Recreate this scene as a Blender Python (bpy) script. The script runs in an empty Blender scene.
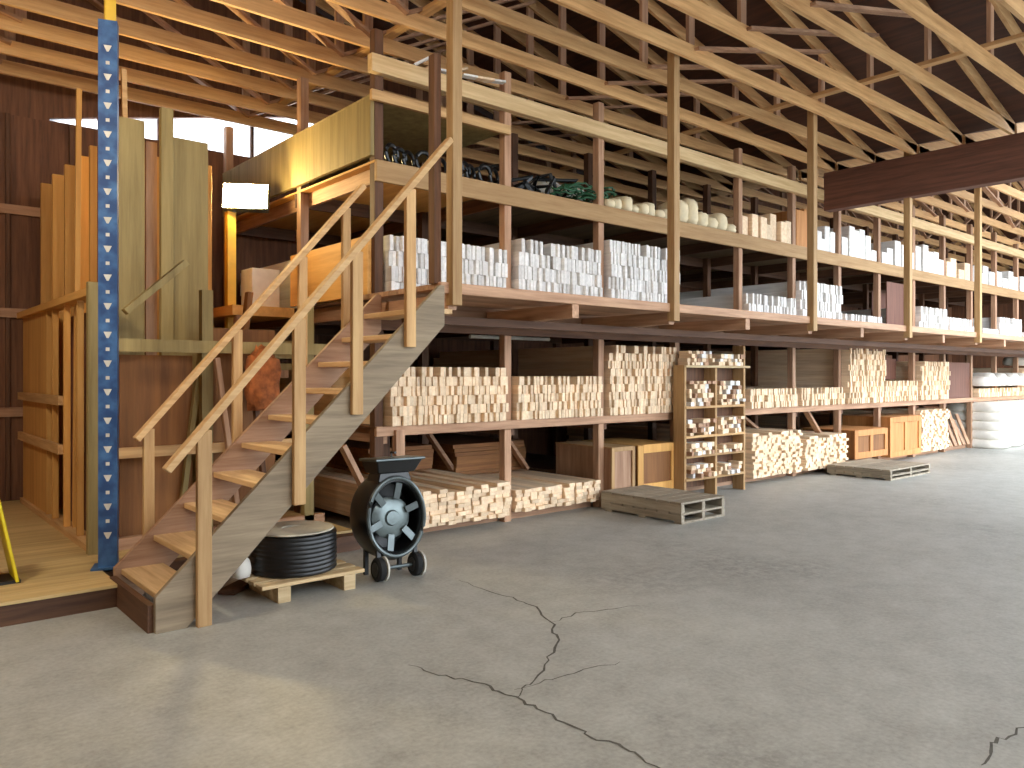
import bpy, bmesh, math, random
from mathutils import Vector, Matrix
R = random.Random(7)
S = bpy.context.scene
COL = S.collection
PI = math.pi

# ------------------------------------------------------------------ helpers
def lin(c):
    out = []
    for v in c:
        v = v / 255.0
        out.append(v / 12.92 if v <= .04045 else ((v + .055) / 1.055) ** 2.4)
    return (out[0], out[1], out[2], 1)

class MB:
    """collects boxes, bars, tubes; build() links them as one mesh object"""
    def __init__(s):
        s.v = []; s.f = []
    def add(s, vs, fs):
        n = len(s.v)
        s.v += [tuple(v) for v in vs]
        s.f += [tuple(i + n for i in f) for f in fs]
        return s
    def box(s, x0, x1, y0, y1, z0, z1):
        if x0 > x1: x0, x1 = x1, x0
        if y0 > y1: y0, y1 = y1, y0
        if z0 > z1: z0, z1 = z1, z0
        vs = [(x, y, z) for z in (z0, z1) for y in (y0, y1) for x in (x0, x1)]
        return s.add(vs, [(0, 2, 3, 1), (4, 5, 7, 6), (0, 1, 5, 4), (2, 6, 7, 3), (0, 4, 6, 2), (1, 3, 7, 5)])
    def bar(s, p, q, w, h, up=(0, 0, 1)):
        p = Vector(p); q = Vector(q); d = (q - p).normalized()
        up = Vector(up)
        if abs(d.dot(up)) > .99: up = Vector((1, 0, 0))
        sd = d.cross(up).normalized(); u = sd.cross(d).normalized()
        vs = [c + sd * a * w / 2 + u * b * h / 2 for c in (p, q) for b in (-1, 1) for a in (-1, 1)]
        return s.add(vs, [(0, 1, 3, 2), (4, 6, 7, 5), (0, 4, 5, 1), (2, 3, 7, 6), (0, 2, 6, 4), (1, 5, 7, 3)])
    def prism(s, pts, axis, a0, a1):
        """polygon pts extruded along an axis: 'y' takes (x,z), 'x' takes (y,z), 'z' takes (x,y)"""
        def P(p, a):
            return {'y': (p[0], a, p[1]), 'x': (a, p[0], p[1]), 'z': (p[0], p[1], a)}[axis]
        n = len(pts)
        vs = [P(p, a0) for p in pts] + [P(p, a1) for p in pts]
        fs = [tuple(range(n)), tuple(range(2 * n - 1, n - 1, -1))]
        for i in range(n):
            j = (i + 1) % n
            fs.append((i, i + n, j + n, j))
        return s.add(vs, fs)
    def tube(s, path, r, n=10, closed=False):
        path = [Vector(p) for p in path]; rings = []; m = len(path)
        base = len(s.v)
        for i, p in enumerate(path):
            if closed: d = path[(i + 1) % m] - path[i - 1]
            else: d = path[min(i + 1, m - 1)] - path[max(i - 1, 0)]
            d.normalize()
            up = Vector((0, 0, 1)) if abs(d.z) < .95 else Vector((1, 0, 0))
            a = d.cross(up).normalized(); b = a.cross(d)
            rr = r[i] if isinstance(r, (list, tuple)) else r
            s.v += [tuple(p + a * rr * math.cos(2 * PI * k / n) + b * rr * math.sin(2 * PI * k / n)) for k in range(n)]
        for i in range(m if closed else m - 1):
            A = base + i * n; B = base + ((i + 1) % m) * n
            for k in range(n):
                k2 = (k + 1) % n
                s.f.append((A + k, A + k2, B + k2, B + k))
        if not closed:
            s.f.append(tuple(base + k for k in range(n - 1, -1, -1)))
            s.f.append(tuple(base + (m - 1) * n + k for k in range(n)))
        return s
    def lathe(s, prof, M=None, n=28):
        """profile (r, h) turned about local z, then moved by matrix M"""
        M = M or Matrix(); base = len(s.v)
        for r, h in prof:
            for k in range(n):
                a = 2 * PI * k / n
                s.v.append(tuple(M @ Vector((r * math.cos(a), r * math.sin(a), h))))
        for i in range(len(prof) - 1):
            for k in range(n):
                k2 = (k + 1) % n
                s.f.append((base + i * n + k, base + i * n + k2, base + (i + 1) * n + k2, base + (i + 1) * n + k))
        if prof[0][0] > 1e-4: s.f.append(tuple(base + k for k in range(n - 1, -1, -1)))
        if prof[-1][0] > 1e-4: s.f.append(tuple(base + (len(prof) - 1) * n + k for k in range(n)))
        return s
    def build(s, name, mat, parent=None, bevel=0, smooth=False, **tags):
        me = bpy.data.meshes.new(name)
        me.from_pydata(s.v, [], s.f)
        me.validate()
        bm = bmesh.new(); bm.from_mesh(me)
        bmesh.ops.recalc_face_normals(bm, faces=bm.faces)
        if bevel:
            bmesh.ops.bevel(bm, geom=list(bm.edges), offset=bevel, segments=1, affect='EDGES', clamp_overlap=True)
        if smooth:
            for f in bm.faces: f.smooth = True
            for e in bm.edges:
                if len(e.link_faces) == 2 and e.calc_face_angle(0) > .7: e.smooth = False
        bm.to_mesh(me); bm.free()
        me.materials.append(mat)
        o = bpy.data.objects.new(name, me); COL.objects.link(o)
        if parent is not None:
            o.parent = parent
            o.matrix_parent_inverse = Matrix.Translation(-parent.location) if parent.type == 'EMPTY' and parent.rotation_euler.z == 0 else parent.matrix_basis.inverted()
        for k, v in tags.items(): o[k] = v
        return o

def thing(name, label, cat, loc=(0, 0, 0), group=None):
    o = bpy.data.objects.new(name, None); COL.objects.link(o)
    o.empty_display_size = .1
    o.location = loc; o['label'] = label; o['category'] = cat
    if group: o['group'] = group
    return o
def tag(o, label, cat, group=None, kind=None):
    o['label'] = label; o['category'] = cat
    if group: o['group'] = group
    if kind: o['kind'] = kind
    return o
def struct(o):
    o['kind'] = 'structure'; return o

# ------------------------------------------------------------------ materials
def new_mat(name):
    m = bpy.data.materials.new(name); m.use_nodes = True
    nt = m.node_tree
    return m, nt, nt.nodes, nt.links, nt.nodes['Principled BSDF']
def wood(name, c1, c2, axis='y', rough=.72, var=.3, scale=1.0, knots=.0):
    m, nt, N, L, B = new_mat(name)
    tc = N.new('ShaderNodeTexCoord'); oi = N.new('ShaderNodeObjectInfo'); ge = N.new('ShaderNodeNewGeometry')
    ad = N.new('ShaderNodeMath'); ad.operation = 'ADD'
    L.new(oi.outputs['Random'], ad.inputs[0]); L.new(ge.outputs['Random Per Island'], ad.inputs[1])
    fr = N.new('ShaderNodeMath'); fr.operation = 'FRACT'; L.new(ad.outputs[0], fr.inputs[0])
    mp = N.new('ShaderNodeMapping')
    sc = [14 * scale] * 3; sc['xyz'.index(axis)] = .9 * scale
    mp.inputs['Scale'].default_value = sc
    off = N.new('ShaderNodeVectorMath'); off.operation = 'SCALE'; off.inputs[0].default_value = (37, 19, 53)
    L.new(fr.outputs[0], off.inputs['Scale'])
    a2 = N.new('ShaderNodeVectorMath'); a2.operation = 'ADD'
    L.new(tc.outputs['Object'], mp.inputs['Vector']); L.new(mp.outputs[0], a2.inputs[0]); L.new(off.outputs[0], a2.inputs[1])
    no = N.new('ShaderNodeTexNoise'); no.inputs['Scale'].default_value = 1.6; no.inputs['Detail'].default_value = 6; no.inputs['Roughness'].default_value = .65
    L.new(a2.outputs[0], no.inputs['Vector'])
    rp = N.new('ShaderNodeValToRGB')
    rp.color_ramp.elements[0].position = .32; rp.color_ramp.elements[0].color = lin(c2)
    rp.color_ramp.elements[1].position = .66; rp.color_ramp.elements[1].color = lin(c1)
    L.new(no.outputs[0], rp.inputs[0])
    hs = N.new('ShaderNodeHueSaturation')
    mr = N.new('ShaderNodeMapRange'); mr.inputs['To Min'].default_value = 1 - var; mr.inputs['To Max'].default_value = 1 + var * .6
    L.new(fr.outputs[0], mr.inputs['Value']); L.new(mr.outputs[0], hs.inputs['Value']); L.new(rp.outputs[0], hs.inputs['Color'])
    L.new(hs.outputs[0], B.inputs['Base Color'])
    B.inputs['Roughness'].default_value = rough
    bp = N.new('ShaderNodeBump'); bp.inputs['Strength'].default_value = .15; bp.inputs['Distance'].default_value = .01
    L.new(no.outputs[0], bp.inputs['Height']); L.new(bp.outputs[0], B.inputs['Normal'])
    return m
def plain(name, c, rough=.5, metal=0, nz=0.12, scale=8, em=None):
    m, nt, N, L, B = new_mat(name)
    tc = N.new('ShaderNodeTexCoord'); no = N.new('ShaderNodeTexNoise'); no.inputs['Scale'].default_value = scale; no.inputs['Detail'].default_value = 5
    L.new(tc.outputs['Object'], no.inputs['Vector'])
    rp = N.new('ShaderNodeValToRGB'); l = lin(c)
    rp.color_ramp.elements[0].position = .3; rp.color_ramp.elements[0].color = (l[0] * (1 - 2 * nz), l[1] * (1 - 2 * nz), l[2] * (1 - 2 * nz), 1)
    rp.color_ramp.elements[1].position = .7; rp.color_ramp.elements[1].color = (min(1, l[0] * (1 + nz)), min(1, l[1] * (1 + nz)), min(1, l[2] * (1 + nz)), 1)
    L.new(no.outputs[0], rp.inputs[0]); L.new(rp.outputs[0], B.inputs['Base Color'])
    B.inputs['Roughness'].default_value = rough; B.inputs['Metallic'].default_value = metal
    if em:
        B.inputs['Emission Color'].default_value = lin(c); B.inputs['Emission Strength'].default_value = em
    return m

M = {}
for ax in 'xyz':
    M['tan_' + ax] = wood('tan_timber_' + ax, (206, 168, 116), (176, 134, 86), ax)
    M['rack_' + ax] = wood('aged_timber_' + ax, (196, 156, 124), (154, 114, 86), ax, var=.22)
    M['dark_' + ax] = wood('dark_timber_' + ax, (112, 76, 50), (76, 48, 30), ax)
    M['ply_' + ax] = wood('plywood_' + ax, (232, 178, 100), (204, 148, 76), ax, scale=.5, var=.2)
    M['truss_' + ax] = wood('truss_timber_' + ax, (228, 184, 128), (192, 144, 92), ax, var=.25)
M['pale'] = wood('pale_lumber', (250, 226, 194), (226, 194, 154), 'y', var=.22)
M['plank'] = wood('plank_lumber', (250, 226, 194), (226, 194, 154), 'y', var=.22)
M['white'] = wood('white_lumber', (248, 246, 242), (220, 218, 214), 'y', var=.18)
M['stringer'] = wood('stringer_timber', (156, 138, 112), (116, 100, 80), 'x', var=.1, scale=.8)
M['rail'] = wood('rail_timber', (222, 184, 132), (190, 148, 98), 'x', var=.12)
M['tread'] = wood('tread_timber', (232, 196, 148), (196, 158, 112), 'y', var=.15)
M['olive_y'] = wood('olive_plywood', (128, 104, 68), (96, 74, 46), 'y', var=.2, scale=.5)
M['palerail'] = wood('pale_rail_timber', (240, 210, 160), (208, 172, 120), 'x', var=.1)
M['oldply'] = wood('weathered_plywood', (168, 148, 96), (132, 114, 70), 'z', var=.16, scale=.5)
M['brownply'] = wood('brown_plywood', (150, 100, 52), (112, 70, 34), 'z', var=.25, scale=.5)
M['brownx'] = wood('brown_boards', (164, 112, 64), (124, 80, 44), 'x', var=.2)
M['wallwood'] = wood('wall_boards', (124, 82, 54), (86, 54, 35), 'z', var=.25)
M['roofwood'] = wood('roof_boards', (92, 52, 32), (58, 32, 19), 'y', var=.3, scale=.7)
M['beamwood'] = wood('header_timber', (124, 80, 62), (88, 56, 44), 'y', var=.1)
M['deckfloor'] = wood('platform_boards', (212, 184, 128), (178, 148, 98), 'x', var=.14, scale=.7)
M['palletwood'] = wood('pallet_timber', (216, 192, 150), (176, 148, 106), 'x', var=.2)
M['greypallet'] = wood('grey_pallet_timber', (170, 158, 138), (128, 116, 98), 'y', var=.2)
M['black'] = plain('black_plastic', (20, 21, 22), .35, 0, .2)
M['blackband'] = plain('black_strapping', (16, 17, 19), .42, 0, .25, 20)
M['rubber'] = plain('rubber', (18, 18, 18), .8)
M['greymetal'] = plain('grey_metal', (96, 104, 104), .35, .6)
M['dish'] = plain('dish_metal', (120, 132, 132), .35, .5)
M['silver'] = plain('silver_metal', (190, 196, 196), .3, .7)
M['paleplastic'] = plain('pale_plastic', (206, 202, 190), .5)
M['cardgrey'] = plain('grey_card', (190, 184, 166), .8)
M['green'] = plain('green_wire', (44, 92, 62), .5)
M['whitesack'] = plain('white_sack', (236, 232, 222), .6, 0, .06)
M['creamsack'] = plain('cream_sack', (228, 212, 176), .7, 0, .1)
M['orangebox'] = wood('orange_board', (214, 152, 90), (184, 120, 62), 'z', var=.12)
M['redbrown'] = wood('red_brown_board', (128, 84, 66), (100, 62, 48), 'z', var=.12)
M['yellow'] = plain('yellow_plastic', (222, 200, 20), .45, 0, .05)
M['yellowpost'] = plain('yellow_paint', (226, 184, 60), .5, 0, .06)
M['blackfit'] = plain('black_fittings', (24, 26, 28), .35)
M['orange'] = plain('orange_cloth', (172, 98, 50), .9, 0, .3, 14)
M['flood'] = plain('flood_glow', (255, 226, 160), .5, 0, 0, 1, em=230)
M['bulb'] = plain('lamp_glow', (255, 240, 205), .5, 0, 0, 1, em=45)
M['crack'] = plain('crack_dark', (92, 89, 82), .95, 0, .2, 20)

def blue_steel():
    m, nt, N, L, B = new_mat('blue_steel')
    tc = N.new('ShaderNodeTexCoord'); no = N.new('ShaderNodeTexNoise'); no.inputs['Scale'].default_value = 9; no.inputs['Detail'].default_value = 8
    L.new(tc.outputs['Object'], no.inputs['Vector'])
    rp = N.new('ShaderNodeValToRGB')
    rp.color_ramp.elements[0].position = .4; rp.color_ramp.elements[0].color = lin((34, 66, 112))
    rp.color_ramp.elements[1].position = .72; rp.color_ramp.elements[1].color = lin((70, 112, 160))
    L.new(no.outputs[0], rp.inputs[0]); L.new(rp.outputs[0], B.inputs['Base Color'])
    B.inputs['Roughness'].default_value = .45
    return m
M['blue'] = blue_steel()

def concrete():
    m, nt, N, L, B = new_mat('concrete')
    tc = N.new('ShaderNodeTexCoord')
    def noise(s, d=8, r=.6):
        n = N.new('ShaderNodeTexNoise'); n.inputs['Scale'].default_value = s; n.inputs['Detail'].default_value = d; n.inputs['Roughness'].default_value = r
        L.new(tc.outputs['Object'], n.inputs['Vector']); return n
    a = noise(.55, 6, .6); b = noise(4.5, 10, .7); c = noise(40, 4, .6)
    mx = N.new('ShaderNodeMix'); mx.data_type = 'FLOAT'; mx.inputs[0].default_value = .6
    L.new(a.outputs[0], mx.inputs[2]); L.new(b.outputs[0], mx.inputs[3])
    mx2 = N.new('ShaderNodeMix'); mx2.data_type = 'FLOAT'; mx2.inputs[0].default_value = .32
    L.new(mx.outputs[0], mx2.inputs[2]); L.new(c.outputs[0], mx2.inputs[3])
    rp = N.new('ShaderNodeValToRGB')
    e = rp.color_ramp.elements
    e[0].position = .3; e[0].color = lin((128, 128, 122)); e[1].position = .68; e[1].color = lin((186, 187, 182))
    x = e.new(.5); x.color = lin((164, 164, 158))
    L.new(mx2.outputs[0], rp.inputs[0])
    d = noise(.42, 3, .5); g = noise(13, 6, .75)
    pm = N.new('ShaderNodeMapRange'); pm.inputs['From Min'].default_value = .52; pm.inputs['From Max'].default_value = .66
    L.new(d.outputs[0], pm.inputs['Value'])
    gm = N.new('ShaderNodeMapRange'); gm.inputs['From Min'].default_value = .42; gm.inputs['From Max'].default_value = .6
    L.new(g.outputs[0], gm.inputs['Value'])
    ml = N.new('ShaderNodeMath'); ml.operation = 'MULTIPLY'; L.new(pm.outputs[0], ml.inputs[0]); L.new(gm.outputs[0], ml.inputs[1])
    m3 = N.new('ShaderNodeMath'); m3.operation = 'MULTIPLY'; m3.inputs[1].default_value = .5; L.new(ml.outputs[0], m3.inputs[0])
    cm = N.new('ShaderNodeMix'); cm.data_type = 'RGBA'; cm.inputs[7].default_value = lin((104, 104, 100))
    L.new(m3.outputs[0], cm.inputs[0]); L.new(rp.outputs[0], cm.inputs[6])
    L.new(cm.outputs[2], B.inputs['Base Color'])
    B.inputs['Roughness'].default_value = .5
    bp = N.new('ShaderNodeBump'); bp.inputs['Strength'].default_value = .25; bp.inputs['Distance'].default_value = .01
    L.new(b.outputs[0], bp.inputs['Height']); L.new(bp.outputs[0], B.inputs['Normal'])
    return m
M['concrete'] = concrete()

def panel_glass():
    m, nt, N, L, B = new_mat('translucent_panel')
    N.remove(B)
    t = N.new('ShaderNodeBsdfTranslucent'); t.inputs[0].default_value = (.95, .97, 1, 1)
    p = N.new('ShaderNodeBsdfTransparent'); mx = N.new('ShaderNodeMixShader'); mx.inputs[0].default_value = .6
    L.new(t.outputs[0], mx.inputs[1]); L.new(p.outputs[0], mx.inputs[2]); L.new(mx.outputs[0], N['Material Output'].inputs[0])
    return m
M['panel'] = panel_glass()

# ------------------------------------------------------------------ setting
XL, XV, XR = -4.0, 11.5, 27.0          # left wall, valley over the header beam, far wall
YB, YF = 9.95, -6.0                     # back wall, open front
ZC = 4.6                                # underside of the truss bottom chords
SL = .27
PK = ZC + .16 + SL * (XV - XL) / 2
floor = struct(MB().box(-30, 45, -30, YB + .1, -.2, 0).build('floor', M['concrete']))
def crack(pts, w):
    mb = MB(); L_, R_ = [], []
    for i, p in enumerate(pts):
        d = Vector(pts[min(i + 1, len(pts) - 1)]) - Vector(pts[max(i - 1, 0)]); d.normalize()
        n = Vector((-d.y, d.x)); ww = w * (.35 + .65 * math.sin(PI * (i + .5) / len(pts))) * R.uniform(.7, 1.3)
        L_.append((p[0] + n.x * ww, p[1] + n.y * ww, .0012)); R_.append((p[0] - n.x * ww, p[1] - n.y * ww, .0012))
    n = len(pts)
    mb.add(L_ + R_, [(i, i + 1, n + i + 1, n + i) for i in range(n - 1)])
    mb.build('floor_crack', M['crack'], floor)
F_ = 780.0; FW = (.6475, .7621); RT = (.7621, -.6475)
def floor_at(px, py, z=0.0):
    t = (1.5 - z) * F_ / (py - 375); r = (px - 512) / F_ * t
    return (FW[0] * t + RT[0] * r, FW[1] * t + RT[1] * r)
def crack_line(px, w, sub=5, jit=.02):
    pts = [floor_at(*p) for p in px]; out = []
    for a, b in zip(pts, pts[1:]):
        for k in range(sub):
            f = k / sub
            out.append((a[0] + (b[0] - a[0]) * f + R.uniform(-jit, jit), a[1] + (b[1] - a[1]) * f + R.uniform(-jit, jit)))
    out.append(pts[-1]); crack(out, w)
crack_line([(408, 664), (440, 674), (480, 684), (515, 697), (545, 712), (580, 732), (615, 745), (650, 762), (700, 800)], .0075)
crack_line([(458, 580), (500, 594), (530, 604), (552, 622), (557, 640), (548, 662), (530, 684), (516, 698)], .0065)
crack_line([(520, 690), (560, 676), (590, 668), (620, 662)], .004)
crack_line([(985, 768), (992, 748), (1005, 735), (1040, 722)], .006)
crack_line([(552, 622), (580, 612), (640, 606)], .005)

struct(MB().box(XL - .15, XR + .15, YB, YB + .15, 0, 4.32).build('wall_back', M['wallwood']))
up = MB()
def roofz(x):
    if x <= XV: return PK - SL * abs(x - (XL + XV) / 2)
    return PK - SL * abs(x - (XV + XR) / 2)
def wallpart(x0, x1, z0):
    xs = sorted({x0, x1, *[x for x in ((XL + XV) / 2, XV, (XV + XR) / 2) if x0 < x < x1]})
    up.prism([(x0, z0), (x1, z0)] + [(x, roofz(x) - .02) for x in reversed(xs)], 'y', YB, YB + .15)
wallpart(XL, 1.7, 4.32); wallpart(5.3, XR, 4.32)
up.prism([(1.7, 4.36), (5.3, 5.15), (5.3, roofz(5.3) - .02), ((XL + XV) / 2, PK - .02), (1.7, roofz(1.7) - .02)], 'y', YB, YB + .15)
struct(up.build('wall_back_gable', M['wallwood']))
win = struct(bpy.data.objects.new('window_1', None)); COL.objects.link(win); win.location = (1.7, YB, 4.32)
MB().prism([(1.7, 4.32), (5.3, 4.32), (5.3, 5.15), (1.7, 4.36)], 'y', YB + .06, YB + .07).build('pane', M['panel'], win)
fr = MB().box(1.7, 5.3, YB + .02, YB + .12, 4.32, 4.34)
for x in (2.85, 4.0, 5.26): fr.box(x, x + .04, YB + .02, YB + .12, 4.34, 4.36 + (x - 1.7) * .21)
fr.build('window_frame', M['dark_x'], win)
struct(MB().box(XL - .15, 3.5, -5.15, -5.0, 0, 4.7).build('wall_front_sky_block', M['wallwood']))  # unseen partial wall, added to cut the sky light on the left
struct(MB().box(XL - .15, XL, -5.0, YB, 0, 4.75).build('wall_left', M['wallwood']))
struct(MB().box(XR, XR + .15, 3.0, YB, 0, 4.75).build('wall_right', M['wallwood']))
gt = MB()
for z in (1.05, 2.12, 3.24): gt.box(XL, 3.3, YB - .045, YB, z, z + .1)
struct(gt.build('trim_1', M['rack_x']))
st = MB()
for k in range(12): st.box(-3.6 + k * .61, -3.56 + k * .61, YB - .04, YB, 0, 4.32)
struct(st.build('trim_2', M['dark_z']))
t_ = .06
roof = MB()
for x0, xm, x1 in ((XL - .2, (XL + XV) / 2, XV), (XV, (XV + XR) / 2, XR + .2)):
    y0 = -5.0 if x0 < 5 else 3.2  # unseen reach shaped for light: left covers the sky, right stops short
    roof.prism([(x0, roofz(x0)), (xm, PK), (xm, PK + t_), (x0, roofz(x0) + t_)], 'y', y0, YB + .15)
    roof.prism([(x1, roofz(min(x1, XR) - 1e-6)), (x1, roofz(min(x1, XR) - 1e-6) + t_), (xm, PK + t_), (xm, PK)], 'y', y0, YB + .15)
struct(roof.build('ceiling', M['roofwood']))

# timber header beam under the truss heels
struct(MB().box(XV - .1, XV + .1, -4.9, 6.03, 4.02, ZC).build('header_beam', M['beamwood'], bevel=.008))
struct(MB().box(XV - .12, XV + .12, -4.9, -4.6, 0, 4.02).build('trim_3', M['beamwood']))

# ------------------------------------------------------------------ trusses
def ordw(n): return ['first', 'second', 'third', 'fourth', 'fifth', 'sixth', 'seventh', 'eighth', 'ninth', 'tenth', 'eleventh', 'twelfth', 'thirteenth', 'fourteenth'][n]
def truss(y, x0, x1, label, group):
    t = thing('roof_truss', label, 'roof truss', (x0, y, ZC), group)
    ym = y + R.uniform(-.02, .02); w = .04
    MB().box(x0, x1, ym - w / 2, ym + w / 2, ZC, ZC + .14).build('bottom_chord', M['truss_x'], t)
    xm = (x0 + x1) / 2; zp = PK - .16
    for a, b in ((x0, xm), (x1, xm)):
        MB().bar((a, ym, ZC + .09), (b, ym, zp - .0), w, .14).build('top_chord', M['truss_x'], t)
    n = 6; bx = [x0 + (x1 - x0) * k / n for k in range(n + 1)]
    def tz(x): return ZC + .09 + (zp - ZC - .09) * (1 - abs(x - xm) / (xm - x0))
    for k in range(1, n):
        MB().bar((bx[k], ym + .03, ZC + .12), (bx[k], ym + .03, tz(bx[k]) - .02), .04, .09, (1, 0, 0)).build('web', M['rack_z'], t)
    for k in range(1, n // 2):
        MB().bar((bx[k], ym - .03, tz(bx[k])), (bx[k + 1], ym - .03, ZC + .1), .03, .09, (0, 1, 0)).build('web', M['rack_x'], t)
        MB().bar((bx[n - k], ym - .03, tz(bx[n - k])), (bx[n - k - 1], ym - .03, ZC + .1), .03, .09, (0, 1, 0)).build('web', M['rack_x'], t)
    return t
for k in range(13):
    truss(9.5 - .6 * k, XL + .05, XV - .03, '%s roof truss from the back wall, stair side of the header beam' % ordw(k), 'roof trusses on the stair side')
for k in range(11):
    truss(9.5 - .6 * k, XV + .03, XR - .05, '%s roof truss from the back wall, beyond the header beam' % ordw(k), 'roof trusses beyond the header beam')
o = MB().box(8.56, 8.66, 2.0, 8.9, ZC + .14, ZC + .18).build('truss_brace', M['truss_y'])
tag(o, 'long thin timber brace laid across the truss chords near the header beam', 'brace')
o = MB().box(3.9, 4.0, 3.0, 9.0, ZC + .14, ZC + .18).build('truss_brace', M['truss_y'])
tag(o, 'thin timber brace laid across the truss chords above the stair top', 'brace')

# ------------------------------------------------------------------ lumber rack
NB = 13
PX = [3.62] + [5.13 + 1.385 * k for k in range(NB)]
Y0 = 6.1
rack = thing('lumber_rack', 'huge three level timber lumber rack running along the back wall behind the walkway', 'rack', (3.62, Y0, 0))
for i, x in enumerate(PX):
    tall = ZC if i < 12 else 4.5
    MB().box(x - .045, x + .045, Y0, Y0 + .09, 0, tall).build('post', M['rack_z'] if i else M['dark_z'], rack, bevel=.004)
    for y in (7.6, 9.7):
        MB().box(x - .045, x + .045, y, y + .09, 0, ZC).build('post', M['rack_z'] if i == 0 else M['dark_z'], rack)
LV = [('shelf', 1.04), ('shelf', 2.2), ('shelf', 3.42)]
for lev, (nm, z) in enumerate(LV):
    hb = (.09, .16, .19)[lev]
    MB().box(PX[0] - .05, PX[-1] + .05, Y0 - .04, Y0, z - hb, z).build('front_beam', M['rack_x' if lev < 2 else 'tan_x'], rack, bevel=.004)
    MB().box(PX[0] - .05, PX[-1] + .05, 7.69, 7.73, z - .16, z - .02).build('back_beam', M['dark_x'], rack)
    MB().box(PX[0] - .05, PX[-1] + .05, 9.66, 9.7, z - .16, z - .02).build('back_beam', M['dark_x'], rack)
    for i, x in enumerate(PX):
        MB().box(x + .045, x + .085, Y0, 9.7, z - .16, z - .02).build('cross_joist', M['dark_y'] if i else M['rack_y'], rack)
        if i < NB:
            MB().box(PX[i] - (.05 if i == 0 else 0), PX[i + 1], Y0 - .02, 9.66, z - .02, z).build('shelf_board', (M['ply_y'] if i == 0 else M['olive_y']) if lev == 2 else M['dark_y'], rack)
for i in range(NB):
    for y in (6.2, 7.9, 9.4): MB().box(PX[i] + .06, PX[i + 1] - .06, y, y + .09, 0, .09).build('floor_sleeper', M['rack_x'], rack)
MB().box(3.5, PX[-1], Y0 - .08, Y0 - .0, 4.18, 4.34).build('top_rail', M['palerail'], rack, bevel=.004)
for a, b, y in (((5.85, .95), (6.35, .35), 7.2), ((5.45, .3), (4.9, 1.0), 7.4), ((9.9, .98), (11.2, .3), 6.6), ((11.3, 1.0), (11.9, .45), 6.3)):
    MB().bar((a[0], y, a[1]), (b[0], y, b[1]), .04, .09, (0, 1, 0)).build('brace', M['rack_x'], rack)
# short pair of stub posts near the fan
MB().box(3.75, 3.84, 6.02, 6.1, 0, 1.0).build('post', M['rack_z'], rack)
MB().box(4.1, 4.22, 6.9, 6.99, .42, .95).build('post', M['dark_z'], rack)
# plywood end panel and lid of the topmost bin
MB().box(3.53, 3.57, 6.1, 9.7, 3.46, 3.98).build('end_panel', M['oldply'], rack, label='greenish weathered end panel of the top bin')
MB().box(3.53, 5.1, 6.06, 9.7, 3.98, 4.0).build('lid', M['oldply'], rack)
MB().box(3.5, 5.1, 6.02, 6.06, 3.93, 4.02).build('lid_rail', M['tan_x'], rack)
MB().box(3.53, 3.57, 6.15, 7.75, 2.22, 2.75).build('end_panel', M['ply_y'], rack, label='pale yellow plywood end panel beside the top of the stair')

# walkway in front of the upper bays
wk = thing('walkway', 'raised timber walkway along the front of the rack at the top of the stair', 'walkway', (3.4, 4.85, 2.2))
WX1 = PX[-1]
for k in range(8):
    y = 4.87 + k * .149
    MB().box(3.42, WX1, y, y + .145, 2.16, 2.2).build('deck_board', M['rack_x'], wk)
MB().box(3.4, WX1, 4.83, 4.868, 2.12, 2.205).build('rim_board', M['rack_x'], wk, bevel=.004)
HX = [3.52 + 2.665 * k for k in range(7)]
for k in range(14):
    x = 3.52 + 1.3325 * k
    MB().box(x - .04, x + .04, 4.85, 6.05, 2.0, 2.12).build('joist', M['rack_y'], wk)
MB().box(3.45, WX1, 5.4, 5.46, 1.93, 2.0).build('bearer', M['dark_x'], wk)
MB().box(3.45, WX1, 5.98, 6.04, 1.9, 2.0).build('bearer', M['dark_x'], wk)
for i, x in enumerate(HX):
    MB().box(x - .045, x + .045, 4.78, 4.868, 2.03, ZC + (.1 if i else .3)).build('hanger_post', M['tan_z'], wk, bevel=.004)
MB().box(3.39, 3.45, 4.9, 4.98, 2.2, 3.95).build('hanger_post', M['dark_z'], wk)

# ------------------------------------------------------------------ stair
sx = lambda z: 1.46 + (z - .32) / .98        # x where the stringer's top edge has height z
stair = thing('staircase', 'steep open timber staircase with handrails climbing to the walkway', 'staircase', (1.35, 4.77, 0))
def stringer(y0, y1, mat):
    z0, z1 = .21, 2.17
    MB().prism([(sx(z0), 0), (sx(z0) + .18, 0), (sx(z1) + .045, z1 - .30), (sx(z1) + .045, z1), (sx(z1) , z1), (sx(z0), z0)], 'y', y0, y1).build('stringer', mat, stair, bevel=.003)
stringer(4.77, 4.81, M['stringer']); stringer(5.68, 5.72, M['rack_x'])
for k in range(1, 11):
    z = .2 * k; x = sx(z + .05)
    MB().box(x, x + .27, 4.81, 5.68, z - .038, z).build('tread', M['tread'], stair, bevel=.004)
MB().box(sx(.2) - .02, sx(.2) + .02, 4.81, 5.68, 0, .16).build('kick_board', M['dark_y'], stair)
nz = lambda x: .99 + 1.145 * (x - 1.44)
fz = lambda x: 1.09 + 1.145 * (x - 1.53)
MB().bar((1.40, 4.745, nz(1.40)), (3.42, 4.745, nz(3.42)), .075, .042).build('handrail', M['rail'], stair, bevel=.004)
MB().bar((1.50, 5.75, fz(1.50)), (3.26, 5.75, fz(3.26)), .075, .042).build('handrail', M['rail'], stair, bevel=.004)
RZ = M['tan_z']
def bal(x, y, z0, z1, w=.07):
    MB().box(x - w / 2, x + w / 2, y - .02, y + .02, z0, z1).build('baluster', RZ, stair, bevel=.003)
bal(1.615, 4.745, 0, nz(1.615) - .02, .085)
for x, lo in ((2.22, .66), (2.64, 1.23), (3.07, 1.7)): bal(x, 4.745, lo, nz(x) - .02, .08)
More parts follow.
